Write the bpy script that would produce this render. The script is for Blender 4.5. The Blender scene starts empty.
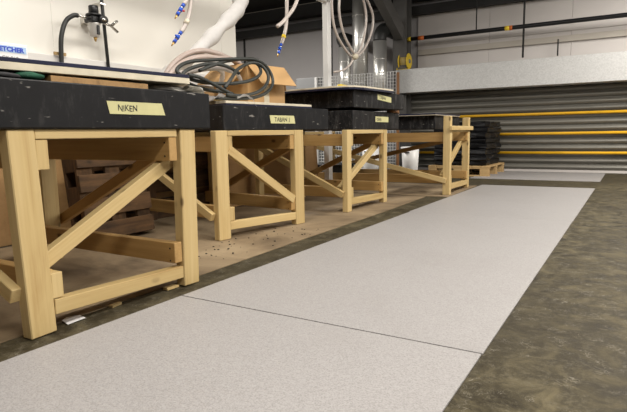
import bpy, bmesh, math, random
from mathutils import Vector, Matrix, noise
random.seed(7)
sc = bpy.context.scene
COL = sc.collection
R = math.radians

# ------------------------------------------------------------------ camera
H = 0.58
YAW, PITCH, ROLL, FPX = 0.543930502, 0.134552711, -0.0172268149, 529.543369
fw = Vector((-math.sin(YAW)*math.cos(PITCH), math.cos(YAW)*math.cos(PITCH), -math.sin(PITCH)))
rt = Vector((math.cos(YAW), math.sin(YAW), 0)); up = rt.cross(fw)
r2 = rt*math.cos(ROLL) + up*math.sin(ROLL); u2 = up*math.cos(ROLL) - rt*math.sin(ROLL)
cam = bpy.data.cameras.new('camera'); camo = bpy.data.objects.new('camera', cam); COL.objects.link(camo)
cam.sensor_fit = 'HORIZONTAL'; cam.sensor_width = 36; cam.lens = FPX*36/627
cam.clip_start = 0.02; cam.clip_end = 100
camo.matrix_world = Matrix(((r2.x, u2.x, -fw.x, 0), (r2.y, u2.y, -fw.y, 0), (r2.z, u2.z, -fw.z, H), (0, 0, 0, 1)))
sc.camera = camo

# ------------------------------------------------------------------ world, lights, exposure
w = bpy.data.worlds.new('world'); sc.world = w; w.use_nodes = True
w.node_tree.nodes['Background'].inputs[0].default_value = (0.75, 0.8, 0.9, 1)
w.node_tree.nodes['Background'].inputs[1].default_value = 0.05
sc.view_settings.view_transform = 'Standard'; sc.view_settings.look = 'None'
sc.view_settings.gamma = 1; sc.view_settings.use_curve_mapping = False
sc.view_settings.exposure = 0.0

def area(name, loc, sx, sy, power, col=(1, 0.95, 0.88), aim=None):
    l = bpy.data.lights.new(name, 'AREA'); l.shape = 'RECTANGLE'; l.size = sx; l.size_y = sy
    l.energy = power; l.color = col
    o = bpy.data.objects.new(name, l); COL.objects.link(o); o.location = loc
    if aim is not None:
        o.rotation_euler = (Vector(aim)-Vector(loc)).to_track_quat('-Z', 'Y').to_euler()
    return o
# overhead tube rows, plus unseen lamps added behind the partition for end wall and roof
for i, (x, y, z, p) in enumerate([(1.0, 0.2, 3.0, 120), (1.0, 3.0, 3.0, 115), (0.6, 6.0, 2.85, 120), (3.4, 0.6, 3.4, 90), (3.4, 3.4, 3.4, 90), (3.2, 6.2, 3.0, 90), (-1.5, 1.4, 3.2, 70), (-5.2, 5.2, 2.6, 150), (-5.2, 1.5, 3.6, 100)]):
    area('tube_and_fill_light', (x, y, z), 0.35, 2.2, p)
    area('roof_uplight', (x, y, z+0.02), 0.35, 2.2, p*0.22).rotation_euler = (math.pi, 0, 0)   # uplights added to brighten the roof, as bare tubes would

# ------------------------------------------------------------------ materials
def new_mat(name):
    m = bpy.data.materials.new(name); m.use_nodes = True
    nt = m.node_tree; b = nt.nodes['Principled BSDF']
    return m, nt, b
def nd(nt, typ, **kw):
    n = nt.nodes.new(typ)
    for k, v in kw.items():
        if isinstance(k, str) and hasattr(n, k): setattr(n, k, v)
    return n
def ramp(nt, fac, stops):
    n = nt.nodes.new('ShaderNodeValToRGB'); cr = n.color_ramp
    while len(cr.elements) < len(stops): cr.elements.new(0.5)
    for e, (p, c) in zip(cr.elements, stops):
        e.position = p; e.color = (*c, 1) if len(c) == 3 else c
    nt.links.new(fac, n.inputs[0]); return n.outputs[0]
def coords(nt, scale=(1, 1, 1), rand=False):
    tc = nt.nodes.new('ShaderNodeTexCoord'); mp = nt.nodes.new('ShaderNodeMapping')
    mp.inputs['Scale'].default_value = scale
    nt.links.new(tc.outputs['Object'], mp.inputs[0])
    if rand:
        oi = nt.nodes.new('ShaderNodeObjectInfo'); mu = nt.nodes.new('ShaderNodeMath'); mu.operation = 'MULTIPLY'; mu.inputs[1].default_value = 37.0
        nt.links.new(oi.outputs['Random'], mu.inputs[0])
        cb = nt.nodes.new('ShaderNodeCombineXYZ')
        for k in range(3): nt.links.new(mu.outputs[0], cb.inputs[k])
        nt.links.new(cb.outputs[0], mp.inputs['Location'])
    return mp.outputs[0]
def noise_tex(nt, vec, scale, detail=4, rough=0.55, dist=0.0):
    n = nt.nodes.new('ShaderNodeTexNoise'); n.inputs['Scale'].default_value = scale
    n.inputs['Detail'].default_value = detail; n.inputs['Roughness'].default_value = rough
    n.inputs['Distortion'].default_value = dist
    nt.links.new(vec, n.inputs['Vector']); return n.outputs['Fac']
def mixc(nt, fac, a, b, mode='MIX'):
    n = nt.nodes.new('ShaderNodeMix'); n.data_type = 'RGBA'; n.blend_type = mode
    for sock, v in ((n.inputs[0], fac), (n.inputs[6], a), (n.inputs[7], b)):
        if isinstance(v, (int, float)): sock.default_value = v
        elif isinstance(v, tuple): sock.default_value = (*v, 1)
        else: nt.links.new(v, sock)
    return n.outputs[2]
def bump(nt, b, height, strength=0.2, dist=0.01):
    n = nt.nodes.new('ShaderNodeBump'); n.inputs['Strength'].default_value = strength; n.inputs['Distance'].default_value = dist
    nt.links.new(height, n.inputs['Height']); nt.links.new(n.outputs[0], b.inputs['Normal'])
def plain(name, col, rough=0.5, metal=0.0, vary=0.0, scale=8.0, bmp=0.0):
    m, nt, b = new_mat(name)
    b.inputs['Roughness'].default_value = rough; b.inputs['Metallic'].default_value = metal
    v = coords(nt, rand=True); f = noise_tex(nt, v, scale, 5)
    lo = tuple(c*(1-vary) for c in col); hi = tuple(min(1, c*(1+vary)) for c in col)
    nt.links.new(ramp(nt, f, [(0.3, lo), (0.7, hi)]), b.inputs['Base Color'])
    if bmp: bump(nt, b, f, bmp)
    return m
def wood(name, light, mid, dark, grain=1.0, knots=True, rough=0.6, dirt=0.0):
    m, nt, b = new_mat(name); b.inputs['Roughness'].default_value = rough
    v = coords(nt, (1.6*grain, 22*grain, 22*grain), rand=True)
    f = noise_tex(nt, v, 1.0, 5, 0.6, 0.6)
    v2 = coords(nt, (3*grain, 120*grain, 120*grain), rand=True)
    f2 = noise_tex(nt, v2, 1.0, 2, 0.5)
    c = ramp(nt, f, [(0.28, dark), (0.45, mid), (0.68, light)])
    c = mixc(nt, 0.25, c, ramp(nt, f2, [(0.3, dark), (0.65, light)]))
    if knots:
        v3 = coords(nt, (6, 11, 11), rand=True)
        vo = nt.nodes.new('ShaderNodeTexVoronoi'); vo.inputs['Scale'].default_value = 1.0; nt.links.new(v3, vo.inputs['Vector'])
        k = ramp(nt, vo.outputs['Distance'], [(0.07, (1, 1, 1)), (0.12, (0.35, 0.35, 0.35)), (0.16, (0, 0, 0))])
        sp = noise_tex(nt, coords(nt, (2.1, 2.1, 2.1), rand=True), 1.0, 0)
        kk = nt.nodes.new('ShaderNodeMath'); kk.operation = 'MULTIPLY'; nt.links.new(k, kk.inputs[0])
        nt.links.new(ramp(nt, sp, [(0.46, (0, 0, 0)), (0.52, (1, 1, 1))]), kk.inputs[1])
        c = mixc(nt, kk.outputs[0], c, tuple(x*0.42 for x in dark))
    if dirt:
        f4 = noise_tex(nt, coords(nt, (4, 9, 9), rand=True), 1.0, 6, 0.65)
        c = mixc(nt, ramp(nt, f4, [(0.42, (0, 0, 0)), (0.7, (dirt,)*3)]), c, tuple(x*0.3 for x in dark))
    oi = nt.nodes.new('ShaderNodeObjectInfo')
    tone = ramp(nt, oi.outputs['Random'], [(0.0, (0.84, 0.82, 0.78)), (1.0, (1.0, 1.0, 1.0))])
    c = mixc(nt, 1.0, c, tone, 'MULTIPLY')
    nt.links.new(c, b.inputs['Base Color']); bump(nt, b, f, 0.12, 0.004)
    return m

M = {}
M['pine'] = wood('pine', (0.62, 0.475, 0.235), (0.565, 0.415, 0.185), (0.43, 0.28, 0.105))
M['pine_shaded'] = wood('pine_shaded', (0.50, 0.315, 0.12), (0.43, 0.26, 0.09), (0.32, 0.18, 0.06), rough=0.55)  # darker copy of pine, the shade under the slabs put into its colour
M['old_wood'] = wood('old_wood', (0.165, 0.086, 0.034), (0.10, 0.052, 0.020), (0.040, 0.021, 0.009), dirt=0.8, rough=0.85)
M['pallet_wood'] = wood('pallet_wood', (0.56, 0.39, 0.18), (0.46, 0.30, 0.13), (0.30, 0.18, 0.08), rough=0.75)
M['plywood'] = wood('plywood', (0.45, 0.27, 0.115), (0.40, 0.235, 0.095), (0.33, 0.19, 0.075), grain=0.5, knots=False)

def slab_mat(name, wear):
    m, nt, b = new_mat(name)
    v = coords(nt, rand=True)
    f = noise_tex(nt, v, 5, 6, 0.6)
    c = ramp(nt, f, [(0.3, (0.006, 0.006, 0.007)), (0.75, (0.014, 0.014, 0.015))])
    s = noise_tex(nt, coords(nt, (30, 30, 9), rand=True), 1.0, 6, 0.75)
    c = mixc(nt, ramp(nt, s, [(0.56-0.08*wear, (0, 0, 0)), (0.72, (0.34*wear,)*3)]), c, (0.20, 0.19, 0.18))
    ch = noise_tex(nt, coords(nt, (55, 18, 90), rand=True), 1.0, 2, 0.5)
    c = mixc(nt, ramp(nt, ch, [(0.70, (0, 0, 0)), (0.735, (0.5,)*3)]), c, (0.38, 0.36, 0.33))
    nt.links.new(c, b.inputs['Base Color']); b.inputs['Roughness'].default_value = 0.5; b.inputs['Specular IOR Level'].default_value = 0.22
    bump(nt, b, f, 0.15, 0.004)
    return m
M['slab'] = slab_mat('black_paint', 0.35)
M['slab_worn'] = slab_mat('black_paint_worn', 1.0)

def mat_floor():
    m, nt, b = new_mat('stained_concrete')
    v = coords(nt)
    big = noise_tex(nt, v, 0.9, 3, 0.5)
    mid = noise_tex(nt, v, 11, 8, 0.68, 0.6)
    fine = noise_tex(nt, v, 42, 8, 0.8)
    c = ramp(nt, mid, [(0.34, (0.020, 0.0155, 0.008)), (0.50, (0.050, 0.041, 0.0225)), (0.68, (0.118, 0.098, 0.056))])
    c = mixc(nt, ramp(nt, fine, [(0.50, (0, 0, 0)), (0.64, (0.55,)*3)]), c, (0.135, 0.117, 0.078))
    c = mixc(nt, ramp(nt, big, [(0.40, (0, 0, 0)), (0.62, (0.55,)*3)]), c, (0.036, 0.030, 0.020))
    # pale scuff arcs
    vo = nt.nodes.new('ShaderNodeTexVoronoi'); vo.feature = 'DISTANCE_TO_EDGE'; vo.inputs['Scale'].default_value = 17
    wv = nt.nodes.new('ShaderNodeVectorMath'); wv.operation = 'ADD'
    nz = nt.nodes.new('ShaderNodeTexNoise'); nz.inputs['Scale'].default_value = 9; nt.links.new(v, nz.inputs['Vector'])
    nt.links.new(v, wv.inputs[0]); nt.links.new(nz.outputs['Color'], wv.inputs[1]); nt.links.new(wv.outputs[0], vo.inputs['Vector'])
    edge = ramp(nt, vo.outputs['Distance'], [(0.0, (1, 1, 1)), (0.045, (0, 0, 0))])
    sel = ramp(nt, noise_tex(nt, v, 15, 4), [(0.53, (0, 0, 0)), (0.62, (0.6,)*3)])
    mm = nt.nodes.new('ShaderNodeMath'); mm.operation = 'MULTIPLY'; nt.links.new(edge, mm.inputs[0]); nt.links.new(sel, mm.inputs[1])
    c = mixc(nt, mm.outputs[0], c, (0.27, 0.245, 0.20))
    nt.links.new(c, b.inputs['Base Color'])
    rr = ramp(nt, mid, [(0.3, (0.5,)*3), (0.7, (0.75,)*3)]); nt.links.new(rr, b.inputs['Roughness']); b.inputs['Specular IOR Level'].default_value = 0.16
    bump(nt, b, fine, 0.25, 0.006)
    return m
M['floor'] = mat_floor()
def mat_mat():
    m, nt, b = new_mat('pale_grey_vinyl')
    v = coords(nt)
    sp = noise_tex(nt, v, 260, 2, 0.7); sm = noise_tex(nt, v, 2.2, 5, 0.6); md = noise_tex(nt, v, 95, 3, 0.7)
    c = ramp(nt, sp, [(0.32, (0.225, 0.214, 0.208)), (0.5, (0.302, 0.289, 0.284)), (0.72, (0.36, 0.346, 0.340))])
    c = mixc(nt, ramp(nt, sm, [(0.50, (0, 0, 0)), (0.78, (0.35,)*3)]), c, (0.235, 0.217, 0.207))
    nt.links.new(c, b.inputs['Base Color']); b.inputs['Roughness'].default_value = 0.5
    bump(nt, b, md, 0.30, 0.004)
    return m
M['mat'] = mat_mat()
def mat_sheet():
    m, nt, b = new_mat('dusty_hardboard')
    v = coords(nt)
    f = noise_tex(nt, v, 2.3, 6, 0.6, 0.5); g = noise_tex(nt, v, 45, 4, 0.7)
    c = ramp(nt, f, [(0.32, (0.095, 0.064, 0.036)), (0.48, (0.215, 0.155, 0.09)), (0.68, (0.33, 0.25, 0.152))])
    c = mixc(nt, ramp(nt, g, [(0.56, (0, 0, 0)), (0.74, (0.55,)*3)]), c, (0.14, 0.10, 0.065))
    nt.links.new(c, b.inputs['Base Color']); b.inputs['Roughness'].default_value = 0.7
    return m
M['sheet'] = mat_sheet()
M['white_wall'] = plain('white_panel_paint', (0.84, 0.815, 0.75), 0.5, 0, 0.015, 2)
M['white_gloss'] = plain('white_gloss', (0.86, 0.85, 0.83), 0.35, 0, 0.03, 6)
M['trunking'] = plain('trunking_white', (0.74, 0.72, 0.69), 0.4, 0, 0.02, 4)
M['grey_wall'] = plain('grey_wall_paint', (0.36, 0.345, 0.345), 0.7, 0, 0.06, 1.2)
M['liner'] = plain('pale_liner_panel', (0.56, 0.525, 0.50), 0.55, 0, 0.04, 1.0)
M['rail_beige'] = plain('beige_rail', (0.40, 0.365, 0.315), 0.6, 0, 0.05, 3)
M['dark_steel'] = plain('dark_steel', (0.026, 0.025, 0.024), 0.6, 0.2, 0.15, 2)
M['roof'] = plain('roof_deck', (0.36, 0.325, 0.28), 0.8, 0, 0.15, 1.5)
M['roof_seam'] = plain('roof_seam', (0.03, 0.028, 0.026), 0.8)
M['column'] = plain('column_grey', (0.13, 0.125, 0.118), 0.6, 0.1, 0.12, 2)
def galv():
    m, nt, b = new_mat('galvanised_steel')
    v = coords(nt)
    vo = nt.nodes.new('ShaderNodeTexVoronoi'); vo.inputs['Scale'].default_value = 70; nt.links.new(v, vo.inputs['Vector'])
    sp = nt.nodes.new('ShaderNodeSeparateColor'); nt.links.new(vo.outputs['Color'], sp.inputs[0])
    c = ramp(nt, sp.outputs[0], [(0, (0.53, 0.53, 0.52)), (1, (0.63, 0.63, 0.62))])
    nt.links.new(c, b.inputs['Base Color']); b.inputs['Metallic'].default_value = 0.25; b.inputs['Roughness'].default_value = 0.5
    return m
M['galv'] = galv()
M['slat'] = plain('shutter_steel', (0.195, 0.187, 0.163), 0.4, 0.35, 0.08, 3)
M['yellow'] = plain('yellow_paint', (0.80, 0.44, 0.015), 0.4, 0, 0.08, 6)
M['silver'] = plain('spiral_duct_steel', (0.72, 0.71, 0.68), 0.3, 0.75, 0.05, 3)
M['black_plastic'] = plain('black_plastic', (0.012, 0.012, 0.013), 0.4, 0, 0.2, 9)
M['black_rubber'] = plain('black_rubber', (0.020, 0.021, 0.020), 0.5, 0, 0.2, 9)
M['rubber_green'] = plain('dark_hose_rubber', (0.028, 0.031, 0.027), 0.5, 0, 0.2, 9)
M['wrap'] = plain('black_stretch_wrap', (0.004, 0.004, 0.005), 0.38, 0, 0.3, 6, 0.5)
M['wrap'].node_tree.nodes['Principled BSDF'].inputs['Specular IOR Level'].default_value = 0.3
M['hose_grey'] = plain('clear_grey_hose', (0.50, 0.44, 0.40), 0.3, 0, 0.08, 12)
M['hose_pink'] = plain('pinkish_hose', (0.47, 0.38, 0.335), 0.35, 0, 0.1, 12)
M['white_wrap'] = plain('white_wrapped_fabric', (0.62, 0.60, 0.58), 0.6, 0, 0.06, 14, 0.6)
M['blue'] = plain('blue_plastic', (0.012, 0.085, 0.55), 0.35, 0, 0.1, 9)
M['red'] = plain('red_plastic', (0.62, 0.03, 0.02), 0.4, 0, 0.1, 9)
M['orange'] = plain('orange_plastic', (0.62, 0.14, 0.02), 0.45, 0, 0.1, 9)
M['brass'] = plain('brass', (0.60, 0.38, 0.12), 0.35, 0.8, 0.05, 9)
M['chrome'] = plain('chrome', (0.6, 0.58, 0.54), 0.25, 0.9, 0.05, 9)
M['tape'] = plain('masking_tape', (0.56, 0.53, 0.27), 0.6, 0, 0.05, 22)
M['ink'] = plain('marker_ink', (0.02, 0.02, 0.02), 0.6)
M['blue_ink'] = plain('blue_ink', (0.02, 0.06, 0.50), 0.5)
M['blue_band'] = plain('pale_blue_print', (0.42, 0.58, 0.80), 0.5)
M['navy'] = plain('navy_laminate', (0.012, 0.014, 0.038), 0.3, 0, 0.15, 4)
M['cream'] = plain('cream_foam_core', (0.62, 0.56, 0.43), 0.65, 0, 0.12, 14)
M['cardboard'] = plain('cardboard', (0.52, 0.315, 0.135), 0.75, 0, 0.07, 4)
M['cardboard_edge'] = wood('corrugated_cardboard', (0.42, 0.25, 0.10), (0.36, 0.21, 0.08), (0.20, 0.11, 0.04), knots=False)
M['green'] = plain('green_fabric', (0.003, 0.062, 0.03), 0.85, 0, 0.35, 24, 0.6)
M['dark_fabric'] = plain('dark_fabric', (0.02, 0.02, 0.022), 0.9, 0, 0.3, 24, 0.5)
M['clear_bag'] = plain('crumpled_plastic', (0.52, 0.50, 0.45), 0.25, 0, 0.3, 26, 0.8)
M['paper'] = plain('white_paper', (0.75, 0.74, 0.74), 0.7, 0, 0.04, 10)
M['wire'] = plain('galvanised_wire', (0.60, 0.60, 0.59), 0.5, 0.2)
M['machine_grey'] = plain('machine_grey', (0.20, 0.205, 0.21), 0.5, 0, 0.06, 3)
M['rust_post'] = plain('brown_post', (0.22, 0.10, 0.035), 0.6, 0, 0.15, 6)
M['cord'] = plain('reel_cord', (0.62, 0.48, 0.18), 0.5, 0, 0.1, 20)
M['reel_yellow'] = plain('reel_yellow', (0.85, 0.60, 0.03), 0.4, 0, 0.05, 9)
M['nail'] = plain('dark_nail', (0.03, 0.022, 0.015), 0.5, 0.3)

# ------------------------------------------------------------------ helpers
def mesh_from_bm(name, bm, smooth=False):
    me = bpy.data.meshes.new(name); bmesh.ops.recalc_face_normals(bm, faces=bm.faces[:])
    bm.to_mesh(me); bm.free()
    if smooth:
        for p in me.polygons: p.use_smooth = True
    return me
def obj(name, me, mat=None, parent=None, loc=(0, 0, 0), rot=(0, 0, 0)):
    o = bpy.data.objects.new(name, me); COL.objects.link(o)
    if mat is not None and not me.materials: me.materials.append(M[mat] if isinstance(mat, str) else mat)
    o.parent = parent; o.location = loc; o.rotation_euler = rot
    return o
def tag(o, label=None, cat=None, group=None, kind=None):
    if label: o['label'] = label
    if cat: o['category'] = cat
    if group: o['group'] = group
    if kind: o['kind'] = kind
    return o
def empty(name, loc=(0, 0, 0), rz=0.0):
    o = bpy.data.objects.new(name, None); COL.objects.link(o); o.location = loc; o.rotation_euler = (0, 0, rz)
    o.empty_display_size = 0.05
    return o
def box_bm(sx, sy, sz, bev=0.0, c=(0, 0, 0)):
    bm = bmesh.new(); bmesh.ops.create_cube(bm, size=1)
    bmesh.ops.scale(bm, vec=(sx, sy, sz), verts=bm.verts[:])
    if bev: bmesh.ops.bevel(bm, geom=bm.edges[:], offset=bev, segments=1, affect='EDGES')
    bmesh.ops.translate(bm, vec=c, verts=bm.verts[:])
    return bm
def box(name, lo, hi, mat, parent=None, bev=0.0):
    """axis aligned box from corner lo to corner hi (parent space), origin at its bottom centre"""
    s = [hi[i]-lo[i] for i in range(3)]
    me = mesh_from_bm(name, box_bm(*s, bev, (0, 0, s[2]/2)))
    return obj(name, me, mat, parent, ((lo[0]+hi[0])/2, (lo[1]+hi[1])/2, lo[2]))
def board(name, p0, p1, width, thick, side, mat, parent=None, bev=0.002):
    """timber from p0 to p1, long axis = local X (grain); width is measured along 'side' cross axis, thick along 'side'"""
    p0, p1 = Vector(p0), Vector(p1); d = p1-p0; L = d.length; x = d.normalized()
    y = Vector(side); y = (y - x*y.dot(x)).normalized(); z = x.cross(y)
    me = mesh_from_bm(name, box_bm(L, thick, width, bev))
    o = obj(name, me, mat, parent)
    m = Matrix((x, y, z)).transposed().to_4x4(); m.translation = (p0+p1)/2
    o.matrix_local = m
    return o
def smooth_path(pts, n=8, closed=False):
    P = [Vector(p) for p in pts]; out = []
    N = len(P); rng = N if closed else N-1
    for i in range(rng):
        if closed: a, b, c, d = P[(i-1) % N], P[i], P[(i+1) % N], P[(i+2) % N]
        else: a, b, c, d = P[max(i-1, 0)], P[i], P[i+1], P[min(i+2, N-1)]
        for k in range(n):
            t = k/n
            out.append(0.5*((2*b) + (c-a)*t + (2*a-5*b+4*c-d)*t*t + (3*b-a-3*c+d)*t**3))
    if not closed: out.append(P[-1])
    return out
def tube_mesh(name, path, r, seg=9, closed=False):
    """r: number or function of 0..1"""
    P = [Vector(p) for p in path]; N = len(P); bm = bmesh.new(); rings = []
    prev = None
    for i, p in enumerate(P):
        t = (P[(i+1) % N]-P[i-1]) if closed else (P[min(i+1, N-1)]-P[max(i-1, 0)])
        t.normalize()
        if prev is None:
            a = Vector((0, 0, 1)) if abs(t.z) < 0.9 else Vector((1, 0, 0))
            n = (a - t*a.dot(t)).normalized()
        else: n = (prev - t*prev.dot(t)).normalized()
        prev = n; b = t.cross(n)
        rr = r(i/(N-1)) if callable(r) else r
        rings.append([bm.verts.new(p + (n*math.cos(2*math.pi*k/seg) + b*math.sin(2*math.pi*k/seg))*rr) for k in range(seg)])
    for i in range(N if closed else N-1):
        A, B = rings[i], rings[(i+1) % N]
        for k in range(seg): bm.faces.new((A[k], A[(k+1) % seg], B[(k+1) % seg], B[k]))
    if not closed:
        bm.faces.new(rings[0]); bm.faces.new(rings[-1])
    return mesh_from_bm(name, bm, True)
def tube(name, pts, r, mat, parent=None, n=8, seg=9, closed=False, straight=False):
    """tube object with its origin at the first point"""
    o0 = Vector(pts[0]); pts = [Vector(p)-o0 for p in pts]
    path = pts if straight else smooth_path(pts, n, closed)
    return obj(name, tube_mesh(name, path, r, seg, closed), mat, parent, o0)
def lathe(name, prof, mat, parent=None, loc=(0, 0, 0), axis=(0, 0, 1), seg=20, smooth=True):
    bm = bmesh.new(); rings = []
    for rr, z in prof:
        rings.append([bm.verts.new((rr*math.cos(2*math.pi*k/seg), rr*math.sin(2*math.pi*k/seg), z)) for k in range(seg)])
    for A, B in zip(rings, rings[1:]):
        for k in range(seg): bm.faces.new((A[k], A[(k+1) % seg], B[(k+1) % seg], B[k]))
    bm.faces.new(rings[0]); bm.faces.new(rings[-1])
    me = mesh_from_bm(name, bm, smooth)
    o = obj(name, me, mat, parent, loc)
    o.rotation_euler = Vector(axis).to_track_quat('Z', 'Y').to_euler()
    if smooth:
        for p in me.polygons: p.use_smooth = len(p.vertices) == 4
    return o
def prism(name, poly, z0, z1, mat, parent=None, bev=0.0, org=None):
    cx = sum(p[0] for p in poly)/len(poly) if org is None else org[0]
    cy = sum(p[1] for p in poly)/len(poly) if org is None else org[1]
    bm = bmesh.new(); vs = [bm.verts.new((x-cx, y-cy, 0)) for x, y in poly]
    f = bm.faces.new(vs); ex = bmesh.ops.extrude_face_region(bm, geom=[f])
    bmesh.ops.translate(bm, vec=(0, 0, z1-z0), verts=[v for v in ex['geom'] if isinstance(v, bmesh.types.BMVert)])
    if bev: bmesh.ops.bevel(bm, geom=bm.edges[:], offset=bev, segments=1, affect='EDGES')
    return obj(name, mesh_from_bm(name, bm), mat, parent, (cx, cy, z0))
def rounded_rect(x0, y0, x1, y1, r, n=5):
    out = []
    for cx, cy, a0 in ((x1-r, y1-r, 0), (x0+r, y1-r, 90), (x0+r, y0+r, 180), (x1-r, y0+r, 270)):
        for k in range(n+1):
            a = R(a0+90*k/n); out.append((cx+r*math.cos(a), cy+r*math.sin(a)))
    return out
def text(name, s, size, mat, parent, loc, xdir, zdir, shear=0.0, wide=1.0, jitter=0.0, thick=0.0):
    """lettering as a thin mesh; xdir = reading direction, zdir = up direction of the letters"""
    cu = bpy.data.curves.new(name, 'FONT'); cu.body = s; cu.size = size; cu.shear = shear; cu.align_x = 'LEFT'
    cu.extrude = 0.0003; cu.offset = thick
    to = bpy.data.objects.new(name, cu); COL.objects.link(to)
    dg = bpy.context.evaluated_depsgraph_get()
    me = bpy.data.meshes.new_from_object(to.evaluated_get(dg))
    bpy.data.objects.remove(to); bpy.data.curves.remove(cu)
    me.materials.clear(); me.name = name
    for v in me.vertices:
        v.co.x *= wide
        if jitter: v.co.y += jitter*math.sin(v.co.x*170+1.3)
    o = obj(name, me, mat, parent)
    x = Vector(xdir).normalized(); y = Vector(zdir); y = (y-x*y.dot(x)).normalized(); z = x.cross(y)
    m = Matrix((x, y, z)).transposed().to_4x4(); m.translation = Vector(loc); o.matrix_local = m
    return o
def blob(name, loc, sx, sy, sz, mat, parent=None, rough=0.3, freq=6.0, seed=0, sub=3, flat=True):
    bm = bmesh.new(); bmesh.ops.create_icosphere(bm, subdivisions=sub, radius=1)
    for v in bm.verts:
        n = noise.noise(v.co*freq*0.35+Vector((seed, 0, 0)))*rough + noise.noise(v.co*freq+Vector((0, seed, 0)))*rough*0.4
        v.co *= 1+n
        v.co = Vector((v.co.x*sx, v.co.y*sy, v.co.z*sz + sz))
        if flat and v.co.z < 0: v.co.z = 0
    return obj(name, mesh_from_bm(name, bm, True), mat, parent, loc)
def join_boxes(name, boxes, mat, parent=None, loc=(0, 0, 0)):
    bm = bmesh.new()
    for lo, hi in boxes:
        r = bmesh.ops.create_cube(bm, size=1)
        bmesh.ops.scale(bm, vec=[hi[i]-lo[i] for i in range(3)], verts=r['verts'])
        bmesh.ops.translate(bm, vec=[(hi[i]+lo[i])/2 for i in range(3)], verts=r['verts'])
    return obj(name, mesh_from_bm(name, bm), mat, parent, loc)

# ------------------------------------------------------------------ setting
YW = 8.30          # inner face of the end wall
tag(box('floor', (-9, -7, -0.2), (7, YW, 0), 'floor'), kind='structure')
we = tag(box('wall_end', (-9, YW, 0), (7, YW+0.2, 3.2), 'grey_wall'), kind='structure')
tag(box('wall_left', (-9.2, -7, 0), (-9, YW+.2, 6.2), 'grey_wall'), kind='structure')
tag(box('wall_right', (7, -7, 0), (7.2, YW+.2, 6.2), 'grey_wall'), kind='structure')
tag(box('wall_rear', (-9, -7.2, 0), (7, -7, 6.2), 'grey_wall'), kind='structure')
# grey panel joints on the left part of the end wall
for k, x in enumerate((-8.4, -6.5, -4.6)):
    box('panel_joint', (x-0.02-0, -0.012+0, 0.0), (x+0.02, 0, 2.4), 'dark_steel', None).parent = we
    o = we.children[-1]
for ch in we.children: ch.location = (ch.location.x+1, -0.106, 0)
# pale liner panels right of the column
x = -3.02; k = 0
while x < 6.9:
    x1 = min(x+1.1, 6.98)
    p = box('liner_panel', (x+0.0012, YW-0.035, 1.1), (x1-0.0012, YW-0.001, 2.42), 'liner', None, 0.003)
    p.parent = we; p.location = (p.location.x+1, p.location.y-(YW+0.1), 1.1)
    x = x1
tag(box('trim_1', (-3.0, YW-0.075, 1.785), (6.95, YW-0.036, 1.865), 'rail_beige'), kind='structure')
tag(box('trim_2', (-3.0, YW-0.05, 1.93), (6.95, YW-0.036, 1.955), 'liner'), kind='structure')
tag(box('trim_3', (-8.95, YW-0.16, 2.39), (6.95, YW-0.04, 2.52), 'dark_steel'), kind='structure')
tag(box('trim_4', (-8.95, YW-0.22, 2.60), (6.95, YW-0.04, 2.80), 'dark_steel'), kind='structure')
# pitched roof: eaves over the end wall, rising towards the camera
def roof_z(y): return 2.80 + 0.33*(YW-y)
ce = tag(empty('ceiling', (0, YW, 2.8)), kind='structure')
Ls = 9.6*math.hypot(1, 0.33); me_panel = None
for i in range(38):
    x0 = -9+i*0.425
    o = board('roof_panel', (x0+0.2125, 0.2, -0.066+0.03), (x0+0.2125, -9.4, 9.4*0.33+0.03), 0.03, 0.412, (1, 0, 0), 'roof', ce, 0.0) if i == 0 else None
    if o is None:
        o = proto.copy(); COL.objects.link(o); o.parent = ce
        m = proto.matrix_local.copy(); m.translation = Vector((x0+0.2125, m.translation.y, m.translation.z)); o.matrix_local = m
    else: proto = o
board('roof_backing', (-0.93, 0.25, -0.08+0.07), (-0.93, -15.4, 15.4*0.33+0.07), 0.02, 16.3, (1, 0, 0), 'roof_seam', ce, 0.0)
# steel column and haunched rafter
c = tag(join_boxes('trim_5', [((-.11, -.012, 0), (.11, .0, 2.79)), ((-.11, -.21, 0), (.11, -.198, 2.79)), ((-.006, -.2, 0), (.006, -.01, 2.79))], 'column', None, (-3.16, YW-0.24, 0)), kind='structure')
rf = tag(empty('trim_6', (-3.16, YW-0.46, 2.35)), kind='structure')
board('rafter', (0, 0.05, 0.30), (0, -8.5, 0.30+8.55*0.33), 0.16, 0.16, (1, 0, 0), 'column', rf)
board('haunch', (0, 0.02, -0.28), (0, -1.6, 0.62), 0.20, 0.13, (1, 0, 0), 'column', rf)
# dark pipe with coloured bands on the end wall
pp = tag(empty('trim_7', (-3.25, 8.02, 2.01)), kind='structure')
tube('pipe', [(0, 0, 0), (9.9, 0, 0)], 0.03, 'black_plastic', pp, straight=True)
for a, b_, m in ((-0.02, 0.04, 'orange'), (0.16, 0.21, 'reel_yellow'), (0.33, 0.42, 'orange'), (1.60, 1.66, 'reel_yellow'), (1.66, 1.70, 'orange')):
    tube('pipe_band', [(a, 0, 0), (b_, 0, 0)], 0.0325, m, pp, straight=True)
for x in (1.20,): tube('hanger', [(x, 0, 0.0), (x, 0, 0.8)], 0.009, 'dark_steel', pp, straight=True)
tube('hanger', [(1.85, 0.0, -0.42), (1.85, 0.0, 0.8)], 0.014, 'dark_steel', pp, straight=True)
tube('hanger', [(2.28, 0.12, -0.42), (2.28, 0.12, -0.20)], 0.010, 'dark_steel', pp, straight=True)

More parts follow.
